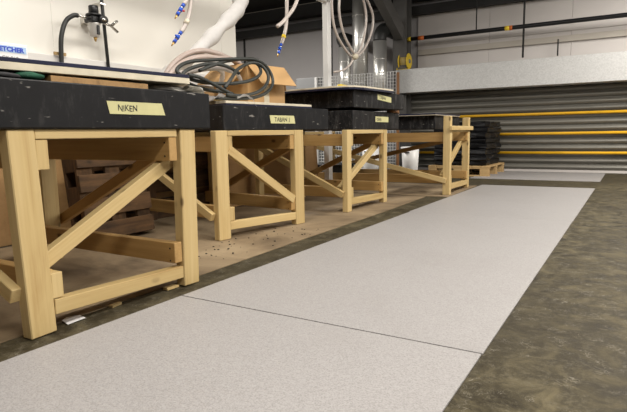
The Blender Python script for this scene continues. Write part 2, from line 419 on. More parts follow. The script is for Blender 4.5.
# roller shutter with slats, yellow rails, guides and galvanised hood
sh = tag(empty('door_1', (-0.5, 8.05, 0)), kind='structure')
SX0, SX1 = -3.03, 4.5; pitch = 0.0885
bm = bmesh.new(); prof = []
for k in range(9):
    a = k/8; prof.append((-0.034*math.sin(math.pi*a)**0.9, a*pitch*0.88))
prof += [(0.006, pitch*0.90), (0.006, pitch)]
for side in (0, 1): pass
va = [bm.verts.new((SX0+0.5, y, z)) for y, z in prof]; vb = [bm.verts.new((SX1+0.5, y, z)) for y, z in prof]
for i in range(len(prof)-1): bm.faces.new((va[i], vb[i], vb[i+1], va[i+1]))
slat_me = mesh_from_bm('slat', bm, False); slat_me.materials.append(M['slat'])
for k in range(14):
    o = bpy.data.objects.new('slat', slat_me); COL.objects.link(o); o.parent = sh; o.location = (0, 0, 0.035+k*pitch)
box('bottom_rail', (SX0+.5, -0.03, 0.002), (SX1+.5, 0.02, 0.036), 'liner', sh)
box('backing', (SX0+.5, 0.03, 0.0), (SX1+.5, 0.05, 1.3), 'slat', sh)
for z in (0.270, 0.536, 0.805):
    tube('yellow_rail', [(SX0+.52, -0.055, z), (SX1+.48, -0.055, z)], 0.0195, 'yellow', sh, straight=True, seg=12)
box('guide_channel', (SX0+.38, -0.06, 0), (SX0+.5, 0.06, 1.25), 'column', sh)
tag(box('trim_8', (-3.18, 7.75, 1.178), (5.2, 8.2, 1.53), 'galv', None, 0.004), kind='structure')

# white partition behind the benches: three painted panels, trunking ledge
XP = -2.95
pw = tag(empty('wall_partition', (XP, 1.3, 0)), kind='structure')
for y0, y1 in ((-2.2, 0.75), (0.75, 1.965), (1.965, 3.46), (3.46, 3.65)):
    box('panel', (-0.06, y0-1.3+0.0004, 0), (0, y1-1.3-0.0004, 2.6), 'white_wall', pw, 0.0008)
box('trunking', (0.0, -3.5, 0.97), (0.05, 2.33, 1.06), 'trunking', pw, 0.004)
box('lower_board', (0.0, -3.5, 0.0), (0.018, 2.33, 0.93), 'plywood', pw, 0.002)

# ------------------------------------------------------------------ mats and floor sheets
def floor_mat(x0, x1, y0, y1, label):
    return tag(box('floor_mat', (x0, y0, 0), (x1, y1, 0.006), 'mat', None, 0.001), label, 'mat')
floor_mat(-1.385, -0.312, -1.4, 1.347, 'pale grey floor mat nearest the camera, in front of the seam')
floor_mat(-1.385, -0.31, 1.353, 3.665, 'pale grey floor mat beside the first two benches, beyond the nearest seam')
floor_mat(-1.395, -0.308, 3.668, 5.86, 'pale grey floor mat ending at the dark strip, beside the farthest bench')
floor_mat(-1.75, -0.305, 6.67, 7.93, 'separate pale grey floor mat right before the roller shutter')
def sheet(poly, z1, label):
    return tag(prism('floor_sheet', poly, 0.0, z1, 'sheet'), label, 'floor sheet')
sheet([(-1.535, -0.6), (-1.53, 0.8), (-1.535, 1.7), (-1.552, 2.4), (-1.56, 3.4), (-1.575, 3.9), (-1.60, 4.62), (-2.88, 4.62), (-2.88, -0.6)], 0.003, 'long stained tan hardboard sheet under the three nearer benches')
sheet([(-1.41, 4.66), (-1.425, 5.75), (-3.2, 5.78), (-3.2, 4.68)], 0.004, 'short tan hardboard sheet under the bench with tall posts')

# ------------------------------------------------------------------ work benches
def bench(origin, rot, W, D, label, diag='up', post=0.0, leg=(0.045, 0.08), lean=(0, 0)):
    b = tag(empty('workbench', (origin[0], origin[1], 0.0035), rot), label, 'workbench', 'timber benches along the mat')
    lx, ly = leg; zt = 0.605
    ft = zt+post
    la, lb = lean     # how far the front legs' tops stand out of plumb
    def lg(x, y, top, dy=0.0):
        o = board('leg', (x, y, 0), (x, y+dy, top), ly, lx, (1, 0, 0), 'pine', b, 0.003)
    lg(-lx/2, ly/2, ft, la); lg(-lx/2, W-ly/2, ft, lb); lg(-D+lx/2, ly/2, zt); lg(-D+lx/2, W-ly/2, zt)
    t = 0.038
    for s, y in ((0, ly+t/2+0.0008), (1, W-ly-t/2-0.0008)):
        m_ = 'pine_shaded'; e_ = -0.062 if s == 0 else -0.006
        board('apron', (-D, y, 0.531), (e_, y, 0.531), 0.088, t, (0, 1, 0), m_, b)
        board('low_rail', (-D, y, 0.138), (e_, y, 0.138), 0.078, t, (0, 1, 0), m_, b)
        if s == 0:   # pale blocks butted to the left rails, added to show their lit ends
            board('end_block', (-0.034, y+la*0.87, 0.487), (-0.034, y+la*0.87, 0.575), t, 0.055, (1, 0, 0), 'pine', b)
            board('end_block', (-0.034, y+la*0.2, 0.099), (-0.034, y+la*0.2, 0.177), t, 0.055, (1, 0, 0), 'pine', b)
    board('top_rail', (-0.02, ly+0.001+la, 0.5905), (-0.02, W-ly-0.001, 0.5905), 0.029, 0.036, (1, 0, 0), 'pine', b)
    board('top_rail', (-D+0.02, ly+0.001, 0.5905), (-D+0.02, W-ly-0.001, 0.5905), 0.029, 0.036, (1, 0, 0), 'pine', b)
    board('foot_rail', (-0.022, ly+0.001, 0.074), (-0.022, W-ly-0.001, 0.058), 0.046, 0.04, (1, 0, 0), 'pine', b)
    if diag == 'up': board('front_brace', (-0.080, ly-0.045, 0.168), (-0.080, W-ly+0.04, 0.492), 0.047, 0.034, (1, 0, 0), 'pine', b)
    else: board('front_brace', (-0.016, ly+0.012, 0.500), (-0.016, W-ly-0.012, 0.165), 0.05, 0.03, (1, 0, 0), 'pine', b)
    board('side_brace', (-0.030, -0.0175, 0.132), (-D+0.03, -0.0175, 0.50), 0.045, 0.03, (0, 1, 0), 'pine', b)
    board('side_brace', (-D+0.02, W+0.0155+lb*0.3, 0.185), (-0.18 if lb else -0.06, W+0.0155+lb, 0.53), 0.045, 0.03, (0, 1, 0), 'pine_shaded', b)
    # nail heads on the right hand rail ends
    for z in (0.555, 0.505, 0.155, 0.108):
        lathe('nail', [(0.0035, 0), (0.0035, 0.0015), (0.001, 0.002)], 'nail', b, (-0.03, W-ly-t-0.0012, z), (0, -1, 0), 8)
    return b
b1 = bench((-1.463, 0.832), 0.0, 0.695, 0.93, 'nearest wooden bench, under the slab taped NIKEN', 'up', lean=(-0.018, 0.014))
b2 = bench((-1.932, 2.19), -math.atan2(0.105, 0.72), 0.728, 0.86, 'second wooden bench, brace falling to the right, under slab and cardboard box', 'down', leg=(0.045, 0.085))
b3 = bench((-1.785, 3.44), R(-1), 0.70, 0.86, 'third wooden bench, carrying two stacked black slabs', 'up', leg=(0.045, 0.065))
b4 = bench((-1.435, 4.79), R(2), 0.775, 1.62, 'farthest wooden bench, its front legs rising above the rails as posts', 'up', 0.115, leg=(0.065, 0.062))
board('cross_piece', (0.012, -0.03, 0.612), (0.012, 0.82, 0.612), 0.04, 0.022, (1, 0, 0), 'pine', b4)
# sawn offcuts fixed to the second bench's left leg, below the apron and above the foot rail
# ------------------------------------------------------------------ black slabs
def slab(origin, rot, L, D, z0, th, label, mat='slab', tape=None):
    """origin = front left bottom corner; local y along the front, x outwards"""
    s = tag(empty('slab', (origin[0], origin[1], z0), rot), label, 'slab', 'black slabs on the benches')
    bm = box_bm(D, L, th, 0.004, (-D/2, L/2, th/2))
    obj('block', mesh_from_bm('block', bm), mat, s)
    if tape:
        y0, y1, za, zb, words, size, jag, tilt = tape
        poly = [(y0, zb), (y1, zb-tilt), (y1+jag, za-tilt), (y0+jag*0.7, za)] if jag else [(y0, zb), (y1, zb-tilt), (y1, za-tilt), (y0, za)]
        bm = bmesh.new()
        n = 6; top = []; bot = []
        for k in range(n+1):
            a = k/n
            top.append((poly[0][0]+(poly[1][0]-poly[0][0])*a, poly[0][1]+(poly[1][1]-poly[0][1])*a))
            bot.append((poly[3][0]+(poly[2][0]-poly[3][0])*a, poly[3][1]+(poly[2][1]-poly[3][1])*a))
        vs = [bm.verts.new((0.0006, y, z)) for y, z in bot]+[bm.verts.new((0.0006, y, z)) for y, z in reversed(top)]
        f = bm.faces.new(vs); ex = bmesh.ops.extrude_face_region(bm, geom=[f])
        bmesh.ops.translate(bm, vec=(0.0008, 0, 0), verts=[v for v in ex['geom'] if isinstance(v, bmesh.types.BMVert)])
        t = obj('tape_label', mesh_from_bm('tape_label', bm), 'tape', s); t['label'] = 'strip of masking tape lettered '+words.replace(' ', '')
        text('lettering', words, size, 'ink', t, (0.0020, y0+0.022+(0.018 if jag else 0), (za+zb)/2-size*0.36), (0, 1, -tilt/(y1-y0)), (0, 0, 1), 0.05, 0.95, 0.0016, 0.0001)
    return s
SB = 0.6095
slab((-1.452, 0.66), 0.0, 0.960, 0.90, SB, 0.136, 'black slab with NIKEN written on its tape, nearest the camera', 'slab', (0.474, 0.706, 0.047, 0.088, 'NIKEN', 0.029, 0.014, 0.0))
slab((-1.925, 2.25), -math.atan2(0.13, 0.94), 0.945, 0.90, SB, 0.139, 'black slab with the cardboard box and hoses on it', 'slab', (0.365, 0.585, 0.040, 0.088, 'TABAN 1', 0.037, 0.012, 0.0))
slab((-1.785, 3.53), R(0), 0.90, 0.92, SB, 0.142, 'scuffed black slab lying lower in the stack of two', 'slab_worn', (0.40, 0.66, 0.060, 0.104, 'OBAN', 0.034, 0.0, 0.0))
slab((-1.79, 3.56), R(-6), 0.79, 0.92, 0.773, 0.128, 'scuffed black slab on top of the stack of two', 'slab_worn', (0.345, 0.565, 0.070, 0.112, 'TABAN', 0.034, 0.0, 0.018))
slab((-1.585, 4.81), R(0), 0.80, 1.2, SB, 0.125, 'scuffed black slab behind the tall posts of the farthest bench', 'slab_worn')
for (x, y, nm) in ((-2.05, 3.72, 'left'), (-2.05, 4.22, 'right')):
    tag(box('spacer_block', (x-0.04, y-0.03, 0.7518), (x+0.04, y+0.03, 0.7728), 'old_wood', None, 0.002), 'flat wooden spacer between the two stacked slabs, near their %s end' % nm, 'spacer', 'spacers between stacked slabs')
tag(box('brown_wedge', (-1.83, 4.26, 0.752), (-1.77, 4.40, 0.771), 'rust_post', None, 0.004), 'small brown wedge between the stacked slabs at their right end', 'wedge')

# ------------------------------------------------------------------ boards lying on the slabs
def laminated(poly, z, t_low, m_low, t_up, m_up, label, rx=0.0, ry=0.0):
    cx = sum(p[0] for p in poly)/len(poly); cy = sum(p[1] for p in poly)/len(poly)
    e = tag(empty('laminated_board', (cx, cy, z)), label, 'board')
    loc = [(a-cx, b_-cy) for a, b_ in poly]
    prism('lower_layer', loc, 0, t_low, m_low, e, 0.001, (0, 0)); prism('upper_layer', loc, t_low+0.0004, t_low+0.0004+t_up, m_up, e, 0.001, (0, 0))
    e.rotation_euler = (rx, ry, 0)
    return e
laminated(rounded_rect(-2.20, 0.45, -1.475, 1.555, 0.03), 0.772, 0.021, 'cream', 0.012, 'navy', 'cream cored board with navy top, propped on the slab taped NIKEN', R(0.8), 0)
rot2 = Matrix.Rotation(-math.atan2(0.13, 0.94), 2)
def on2(u, d):   # point on slab two: u along its front, d back from its front edge
    v = rot2 @ Vector((-d, u)); return (-1.925+v.x, 2.25+v.y)
laminated([on2(0.05, 0.75), on2(0.05, 0.03), on2(0.80, 0.03), on2(0.815, 0.045), on2(0.815, 0.75)], 0.7492, 0.010, 'navy', 0.014, 'cream', 'cream topped thin board under the cardboard box')
laminated([(-1.80, 3.50), (-1.765, 3.53), (-1.735, 3.62), (-1.70, 4.10), (-1.715, 4.13), (-2.5, 4.2), (-2.62, 3.55), (-1.9, 3.47)], 0.9015, 0.014, 'navy', 0.012, 'cream', 'thin cream and navy board on top of the two stacked slabs')
laminated([(-1.56, 4.74), (-1.56, 5.54), (-2.6, 5.54), (-2.6, 4.74)], 0.735, 0.004, 'cream', 0.013, 'navy', 'dark thin board on the farthest slab')

# ------------------------------------------------------------------ things on the first slab
def strip_mesh(name, pts, width_dir, widths, thick=0.0015, crinkle=0.0, n=5, seed=1):
    """thin bent sheet following pts, widths measured along width_dir"""
    path = smooth_path(pts, n); N = len(path); wd = Vector(width_dir).normalized(); bm = bmesh.new(); rows = []
    for i, p in enumerate(path):
        a = i/(N-1); wi = widths[0]+(widths[1]-widths[0])*a; row = []
        for k in range(5):
            q = p + wd*wi*(k/4-0.5)
            if crinkle: q = q + Vector((noise.noise(q*40+Vector((seed, 0, 0))), noise.noise(q*40+Vector((0, seed, 0))), noise.noise(q*40+Vector((0, 0, seed)))))*crinkle
            row.append(bm.verts.new(q))
        rows.append(row)
    for A, B in zip(rows, rows[1:]):
        for k in range(4): bm.faces.new((A[k], A[k+1], B[k+1], B[k]))
    r = bmesh.ops.solidify(bm, geom=bm.faces[:], thickness=thick)
    return mesh_from_bm(name, bm, True)
gl = tag(empty('green_cloth', (-1.53, 0.86, 0.7462)), 'bundled dark green cloth squeezed under the navy topped board', 'cloth')
for i, (dx, dy, sx, sy, sz, m) in enumerate([(0.035, 0.045, 0.035, 0.045, 0.0125, 'green'), (0.03, -0.10, 0.04, 0.07, 0.012, 'green'), (-0.05, 0.0, 0.05, 0.10, 0.012, 'green'), (0.045, -0.025, 0.02, 0.05, 0.0085, 'dark_fabric')]):
    blob('fold', (dx, dy, 0), sx, sy, sz, m, gl, 0.18, 4, i*3.1)
tag(box('cardboard_sheet', (-2.05, 0.965, 0.7462), (-1.475, 1.33, 0.7645), 'cardboard_edge', None, 0.001), 'flat brown cardboard layer under the navy topped board', 'cardboard')
tag(box('dark_pad', (-2.0, 1.10, 0.765), (-1.49, 1.32, 0.7705), 'dark_fabric', None, 0.003), 'thin dark pad on the cardboard under the navy topped board', 'pad')
bg = tag(empty('plastic_bag', (-1.56, 1.52, 0.7462)), 'crumpled clear plastic bag squeezed out from under the board end', 'bag')
blob('bag_body', (0.01, -0.01, 0), 0.05, 0.115, 0.014, 'clear_bag', bg, 0.35, 7, 2.2)
obj('bag_tail', strip_mesh('bag_tail', [(0.06, 0.0, 0.016), (0.065, 0.05, 0.020), (0.06, 0.085, 0.014), (0.055, 0.108, 0.0), (0.05, 0.13, -0.012)], (0.9, 0.1, 0.45), (0.05, 0.03), 0.0015, 0.007, seed=4), 'clear_bag', bg)
sg = tag(empty('labelled_carton', (-2.0, 1.222, 0.8095)), 'small white carton with blue lettered band, on the nearest board', 'carton')
box('carton_body', (-0.14, -0.46, 0), (0, 0, 0.124), 'white_gloss', sg, 0.002)
bd = box('printed_band', (0.0003, -0.46, 0.090), (0.0011, -0.006, 0.114), 'blue_band', sg)
text('lettering', 'ETCHER', 0.0225, 'blue_ink', sg, (0.0016, -0.108, 0.0940), (0, 1, 0), (0, 0, 1), 0, 1.12, 0, 0.001)
text('lettering', 'CK 010', 0.018, 'ink', sg, (0.0010, -0.100, 0.064), (0, 1, 0), (0, 0, 1), 0, 1.1)

# ------------------------------------------------------------------ air line on the partition
rg = tag(empty('air_regulator', (-2.85, 2.178, 1.163)), 'air pressure regulator with black knob on the white partition', 'regulator')
lathe('drain', [(0.004, 0), (0.006, 0.012), (0.009, 0.026)], 'brass', rg, (0, 0, 0))
lathe('bowl', [(0.012, 0.026), (0.024, 0.034), (0.025, 0.100), (0.028, 0.104), (0.028, 0.112)], 'trunking', rg); rg.scale = (1.25, 1.25, 0.97)
box('bowl_guard', (0.022, -0.007, 0.04), (0.030, 0.007, 0.095), 'black_plastic', rg, 0.001)
box('body', (-0.035, -0.034, 0.1125), (0.030, 0.034, 0.150), 'black_plastic', rg, 0.006)
lathe('collar', [(0.030, 0.1505), (0.040, 0.155), (0.036, 0.165), (0.024, 0.172)], 'black_plastic', rg)
lathe('knob', [(0.020, 0.172), (0.023, 0.178), (0.023, 0.212), (0.019, 0.217)], 'black_plastic', rg)
g = lathe('gauge', [(0.024, 0), (0.024, 0.016), (0.019, 0.018)], 'black_plastic', rg, (0.0305, 0.022, 0.132), (1, 0, 0))
lathe('dial', [(0.0185, 0.0182), (0.001, 0.0186)], 'chrome', g)
tube('inlet', [(0, -0.035, 0.132), (0, -0.085, 0.138)], 0.007, 'chrome', rg, straight=True)
tube('outlet', [(0, 0.035, 0.128), (0, 0.095, 0.116), (0.0, 0.135, 0.082)], 0.008, 'chrome', rg, straight=True)
tube('valve_lever', [(0.012, 0.095, 0.118), (0.016, 0.122, 0.148)], 0.008, 'chrome', rg, straight=True)
box('wall_bracket', (-0.078, -0.02, 0.115), (-0.036, 0.02, 0.148), 'chrome', rg)
tag(tube('air_hose', [(-2.85, 2.068, 1.297), (-2.855, 2.04, 1.292), (-2.87, 2.0, 1.255), (-2.87, 1.965, 1.17), (-2.872, 1.955, 1.06), (-2.872, 1.95, 0.85), (-2.872, 1.952, 0.60), (-2.865, 1.965, 0.44), (-2.85, 2.0, 0.30), (-2.84, 2.09, 0.21), (-2.84, 2.22, 0.16)], 0.0135, 'black_rubber'), 'black air hose curving down from the pressure regulator', 'hose')
tag(box('clamp_block', (-2.899, 1.925, 1.0605), (-2.889, 2.0, 1.078), 'pallet_wood'), 'little brown wooden block on the ledge beside the air hose', 'block')
pi = tag(empty('air_pipe', (-2.888, 2.302, 0.72)), 'straight thin black pipe rising up the white partition', 'pipe')
tube('pipe', [(0, 0, 0), (0, -0.052, 1.2)], 0.0105, 'black_rubber', pi, straight=True)
box('pipe_clip', (-0.060, -0.055, 0.68), (0.016, -0.014, 0.69), 'chrome', pi)

# ------------------------------------------------------------------ white overhead frame and the hoses hung on it
fr = tag(empty('overhead_frame', (-2.63, 4.63, 0.0)), 'white square post with overhead beam behind the stacked slabs', 'frame')
box('post', (-0.028, -0.012, 0.0), (0.028, 0.062, 1.85), 'white_gloss', fr, 0.003)
box('beam', (-0.04, -3.4, 1.8505), (0.04, 0.05, 1.93), 'white_gloss', fr, 0.003)
box('bracket', (-0.03, -0.12, 1.838), (0.03, -0.0125, 1.85), 'white_gloss', fr)
box('cross_arm', (0.0405, -2.66, 1.86), (0.75, -2.60, 1.92), 'white_gloss', fr, 0.003)
box('cross_arm', (0.0405, -1.50, 1.86), (0.75, -1.44, 1.92), 'white_gloss', fr, 0.003)
box('cross_arm', (0.0405, -0.04, 1.86), (0.45, 0.02, 1.92), 'white_gloss', fr, 0.003)

def fitting(parent, p, d, red=False):
    """blue coolant valve: two nuts, body, lever, brass tip; p start, d direction"""
    p = Vector(p); d = Vector(d).normalized()
    def seg(n, a, b_, r, m): tube(n, [p+d*a, p+d*b_], r, m, parent, straight=True, seg=8)
    seg('nut', 0.0, 0.018, 0.0095, 'blue'); seg('valve_body', 0.018, 0.030, 0.006, 'chrome')
    seg('valve', 0.030, 0.050, 0.0105, 'blue'); seg('nipple', 0.050, 0.060, 0.006, 'brass')
    seg('nut', 0.060, 0.078, 0.0095, 'blue'); seg('tip', 0.078, 0.104, lambda t: 0.006-0.003*t, 'brass')
    s = Vector((0.3, -0.8, 0.3)).normalized() if not red else Vector((0.4, 0.8, -0.2)).normalized()
    tube('lever', [p+d*0.04, p+d*0.04+s*0.022], 0.005, 'red' if red else 'blue', parent, straight=True, seg=6)
def hose_thing(name, label, mat, pts, r, fit_len=None, red=False, cat='hose', group=None, band=False):
    e = tag(empty(name, pts[-1]), label, cat, group); o = Vector(pts[-1]); q = [Vector(p)-o for p in pts]
    tube('tube', q, r, mat, e)
    d = (q[-1]-q[-2]).normalized()
    if fit_len: fitting(e, q[-1]+d*0.0005, fit_len, red)
    if band: tube('tape_band', [q[-2]-(q[-1]-q[-2])*0.1, q[-2]+(q[-1]-q[-2])*0.25], r*1.18, 'reel_yellow' if band == 'y' else 'cream', e, straight=True)
    return e
GH = 'coolant hoses hanging over the benches'
hose_thing('coolant_hose', 'short clear hose ending in blue valve with red lever', 'hose_grey', [(-2.0, 2.05, 1.855), (-2.0, 2.12, 1.6), (-2.0, 2.115, 1.38), (-2.0, 2.095, 1.285), (-2.0, 2.068, 1.245)], 0.0115, (0, -0.062, -0.075), True, group=GH)
hose_thing('coolant_hose', 'longer clear hose ending in blue valve before the white partition', 'hose_grey', [(-2.0, 2.0, 1.855), (-2.0, 2.14, 1.60), (-2.0, 2.135, 1.40), (-2.0, 2.118, 1.262), (-2.0, 2.085, 1.165), (-2.0, 2.040, 1.105)], 0.0115, (0, -0.07, -0.075), False, group=GH, band='c')
hose_thing('coolant_hose', 'clear hose ending in blue valve before the grey end wall', 'hose_grey', [(-2.1, 3.155, 1.855), (-2.1, 3.165, 1.60), (-2.1, 3.165, 1.46), (-2.1, 3.150, 1.33), (-2.1, 3.118, 1.25), (-2.1, 3.085, 1.195)], 0.0125, (0, -0.045, -0.08), False, group=GH, band='y')
tag(tube('cut_hose', [(-2.08, 3.14, 1.855), (-2.06, 3.24, 1.68), (-2.06, 3.255, 1.56), (-2.06, 3.19, 1.445), (-2.06, 3.06, 1.335), (-2.06, 2.985, 1.29)], 0.0125, 'hose_grey'), 'open ended clear hose bent to the left, above the cardboard box', 'hose', GH)
hl = tag(empty('looped_hose', (-2.3, 4.56, 1.13)), 'long pale hoses hung in two open loops before the silver ducts', 'hose')
o_ = Vector((-2.3, 4.56, 1.13))
def loc_(pts, dx=0.0): return [Vector(p)-o_+Vector((dx, 0, 0)) for p in pts]
tube('outer_loop', loc_([(-2.3, 4.2, 1.859), (-2.3, 4.165, 1.724), (-2.3, 4.184, 1.56), (-2.3, 4.254, 1.444), (-2.3, 4.403, 1.343), (-2.3, 4.56, 1.29), (-2.3, 4.72, 1.34), (-2.3, 4.846, 1.426), (-2.3, 4.986, 1.599), (-2.3, 5.005, 1.747), (-2.3, 4.873, 1.863), (-2.28, 4.70, 1.935)]), 0.0115, 'hose_grey', hl)
tube('inner_loop', loc_([(-2.3, 4.30, 1.859), (-2.3, 4.261, 1.742), (-2.3, 4.258, 1.615), (-2.3, 4.329, 1.472), (-2.3, 4.45, 1.37), (-2.3, 4.57, 1.315), (-2.3, 4.691, 1.397), (-2.3, 4.781, 1.567), (-2.3, 4.80, 1.711), (-2.3, 4.74, 1.836), (-2.28, 4.62, 1.935)], 0.024), 0.0115, 'hose_grey', hl)
tube('loose_end', loc_([(-2.3, 4.57, 1.277), (-2.3, 4.50, 1.215), (-2.3, 4.40, 1.165), (-2.3, 4.303, 1.139), (-2.3, 4.191, 1.12)], 0.002), 0.010, 'hose_grey', hl)
blob('tape_wrap', loc_([(-2.285, 4.575, 1.262)])[0], 0.03, 0.045, 0.032, 'cream', hl, 0.3, 6, 5, 2, False)
tube('hook', [(0.02, 0.04, 0.729), (0.02, 0.04, 0.80)], 0.006, 'dark_steel', hl, straight=True)

# ------------------------------------------------------------------ second slab: box, hoses, wrap, papers
rz2 = -math.atan2(0.13, 0.94)
cb = tag(empty('cardboard_box', (-2.245, 2.885, 0.7738), rz2), 'open brown cardboard box with its flaps folded out', 'box')
bw, bdp, bh, t = 0.37, 0.34, 0.285, 0.004
box('front_wall', (-t, 0, 0), (0, bw, bh), 'cardboard', cb)
box('back_wall', (-bdp, 0, 0), (-bdp+t, bw, bh), 'cardboard', cb)
box('left_wall', (-bdp+t+.0003, 0, 0), (-t-.0003, t, bh), 'cardboard', cb)
box('right_wall', (-bdp+t+.0003, bw-t, 0), (-t-.0003, bw, bh), 'cardboard', cb)
box('bottom', (-bdp+t, t, 0.0005), (-t, bw-t, t), 'cardboard', cb)
def flap(pts, off, name='flap'):
    bm = bmesh.new(); a = [bm.verts.new(p) for p in pts]; f = bm.faces.new(a)
    ex = bmesh.ops.extrude_face_region(bm, geom=[f]); bmesh.ops.translate(bm, vec=off, verts=[v for v in ex['geom'] if isinstance(v, bmesh.types.BMVert)])
    return obj(name, mesh_from_bm(name, bm), 'cardboard', cb)
flap([(0.0005, 0.0, bh), (0.0005, bw, bh), (0.105, bw+0.012, bh-0.135), (0.105, 0.03, bh-0.135)], (-0.002, 0, -0.003))
flap([(-t, -0.0005, bh), (-bdp, -0.0005, bh), (-bdp, -0.15, bh-0.125), (-t-0.02, -0.13, bh-0.145)], (0, 0.002, -0.003))
flap([(-bdp, bw+0.0005, bh), (-t, bw+0.0005, bh), (-t-0.015, bw+0.04, bh-0.16), (-bdp, bw+0.04, bh-0.16)], (0, -0.003, 0))
box('clear_tape', (0.0002, bw*0.42, 0.0), (0.0006, bw*0.56, 0.15), 'cream', cb)
tag(box('timber_offcut', (-2.10, 2.275, 0.7738), (-2.03, 2.40, 0.797), 'pine', None, 0.002), 'short pale wooden offcut lying under the black hose coil', 'offcut')
def htube(name, label, mat, pts, r, group, cat='hose'):
    return tag(tube(name, pts, r, mat), label, cat, group)
GP = 'hoses heaped beside the cardboard box'
htube('thick_hose', 'thick pinkish hose, topmost arc of the heap', 'hose_pink', [(-2.40, 2.18, 0.80), (-2.36, 2.24, 0.906), (-2.35, 2.308, 0.995), (-2.35, 2.418, 1.068), (-2.35, 2.55, 1.108), (-2.35, 2.689, 1.112), (-2.36, 2.82, 1.098), (-2.38, 2.93, 1.08), (-2.40, 3.0, 1.02), (-2.42, 3.03, 0.92)], 0.016, GP)
htube('thick_hose', 'thick pinkish hose, second arc below the topmost', 'hose_pink', [(-2.37, 2.18, 0.79), (-2.33, 2.226, 0.892), (-2.32, 2.31, 0.980), (-2.32, 2.428, 1.040), (-2.32, 2.561, 1.070), (-2.32, 2.70, 1.076), (-2.34, 2.82, 1.088), (-2.34, 2.92, 1.07), (-2.35, 2.98, 1.0), (-2.36, 3.0, 0.92)], 0.016, GP)
htube('thick_hose', 'thick pale hose, third arc, low in the heap', 'hose_grey', [(-2.31, 2.15, 0.79), (-2.28, 2.21, 0.872), (-2.27, 2.342, 0.960), (-2.28, 2.47, 0.996), (-2.28, 2.60, 1.004), (-2.30, 2.70, 0.975), (-2.36, 2.72, 0.88)], 0.015, GP)
htube('thick_hose', 'clear whitish hose lying across the front of the pinkish hoses', 'hose_grey', [(-2.25, 2.10, 0.82), (-2.22, 2.159, 0.869), (-2.22, 2.254, 0.926), (-2.21, 2.404, 0.967), (-2.20, 2.536, 0.986), (-2.20, 2.640, 0.984), (-2.19, 2.72, 0.962), (-2.20, 2.76, 0.92)], 0.0125, GP)
lp = tag(empty('hose_coil', (-2.05, 2.5, 0.78)), 'loosely coiled dark rubber hose leaning on the cardboard box', 'hose')
oc = Vector((-2.05, 2.5, 0.78))
coil = [(-2.0, 2.275, 0.789), (-2.0, 2.44, 0.793), (-2.01, 2.622, 0.806), (-2.03, 2.79, 0.845), (-2.06, 2.905, 0.90), (-2.08, 2.94, 0.96), (-2.10, 2.90, 1.03), (-2.10, 2.78, 1.058), (-2.10, 2.62, 1.045), (-2.14, 2.405, 1.018), (-2.13, 2.24, 0.992), (-2.11, 2.13, 0.955), (-2.10, 2.10, 0.918), (-2.07, 2.16, 0.888), (-2.05, 2.25, 0.874), (-2.03, 2.40, 0.876), (-2.03, 2.60, 0.903), (-2.05, 2.74, 0.945), (-2.08, 2.815, 0.99), (-2.10, 2.80, 1.035), (-2.12, 2.70, 1.052), (-2.13, 2.56, 1.03), (-2.12, 2.40, 0.985), (-2.11, 2.28, 0.945)]
tube('coil', [Vector(p)-oc for p in coil], 0.0105, 'rubber_green', lp, n=5)
coil2 = [(-1.985, 2.36, 0.81), (-1.985, 2.50, 0.812), (-1.995, 2.66, 0.842), (-2.02, 2.79, 0.90), (-2.045, 2.845, 0.965), (-2.08, 2.82, 1.025), (-2.09, 2.72, 1.03), (-2.06, 2.56, 0.975), (-2.02, 2.452, 0.914), (-2.01, 2.372, 0.85)]
tube('coil', [Vector(p)-oc for p in coil2], 0.0105, 'rubber_green', lp, n=5)
coil4 = [(-2.085, 2.60, 0.955), (-2.11, 2.52, 0.99), (-2.125, 2.40, 0.995), (-2.125, 2.28, 0.97), (-2.115, 2.17, 0.93), (-2.11, 2.15, 0.885), (-2.09, 2.22, 0.852), (-2.07, 2.33, 0.835), (-2.06, 2.46, 0.835)]
tube('coil', [Vector(p)-oc for p in coil4], 0.0105, 'rubber_green', lp, n=5)
coil3 = [(-2.055, 2.13, 0.905), (-2.035, 2.20, 0.895), (-2.02, 2.30, 0.862), (-2.005, 2.375, 0.832), (-2.0, 2.43, 0.816)]
tube('coil', [Vector(p)-oc for p in coil3], 0.0105, 'rubber_green', lp, n=5)
wr = [(-2.42, 2.16, 0.85), (-2.41, 2.23, 0.895), (-2.40, 2.32, 0.955), (-2.40, 2.44, 1.025), (-2.40, 2.569, 1.107), (-2.40, 2.70, 1.205), (-2.40, 2.861, 1.330), (-2.40, 2.98, 1.425), (-2.42, 3.06, 1.51), (-2.47, 3.08, 1.62), (-2.55, 3.08, 1.72), (-2.60, 3.09, 1.853)]
def wr_r(t): return 0.030+0.022*min(1, t*1.5)+0.005*math.sin(t*70)+0.004*math.sin(t*43+1)
wh = tag(tube('wrapped_hose', wr, wr_r, 'white_wrap', n=7, seg=14), 'lumpy white fabric wrapped hose rising from the heap past the partition edge', 'hose')
tube('band_clip', [(0.012, 0.085, 0.055), (0.015, 0.112, 0.073)], 0.040, 'trunking', wh, straight=True, seg=14)['label'] = 'grey band clip'
pa = obj('paper_rag', strip_mesh('paper_rag', [(0, 0, 0), (0.01, 0.05, 0.014), (0.035, 0.075, 0.004), (0.052, 0.085, -0.014), (0.058, 0.10, -0.042)], (0.3, -0.5, 0.9), (0.016, 0.012), 0.001, 0.008, seed=9), 'paper', None, (-1.945, 2.40, 0.793)); tag(pa, 'thin white paper strip hanging over the slab edge before the box', 'paper')
pb = obj('paper_rag', strip_mesh('paper_rag', [(0, 0, 0.0), (0.0, 0.035, -0.008), (0.01, 0.075, -0.012), (0.0, 0.13, 0.012), (-0.01, 0.19, 0.008)], (0.7, -0.2, 0.6), (0.045, 0.02), 0.001, 0.012, seed=3), 'paper', None, (-1.96, 2.13, 0.79)); tag(pb, 'crumpled white paper rag at the left end of the second slab', 'paper')
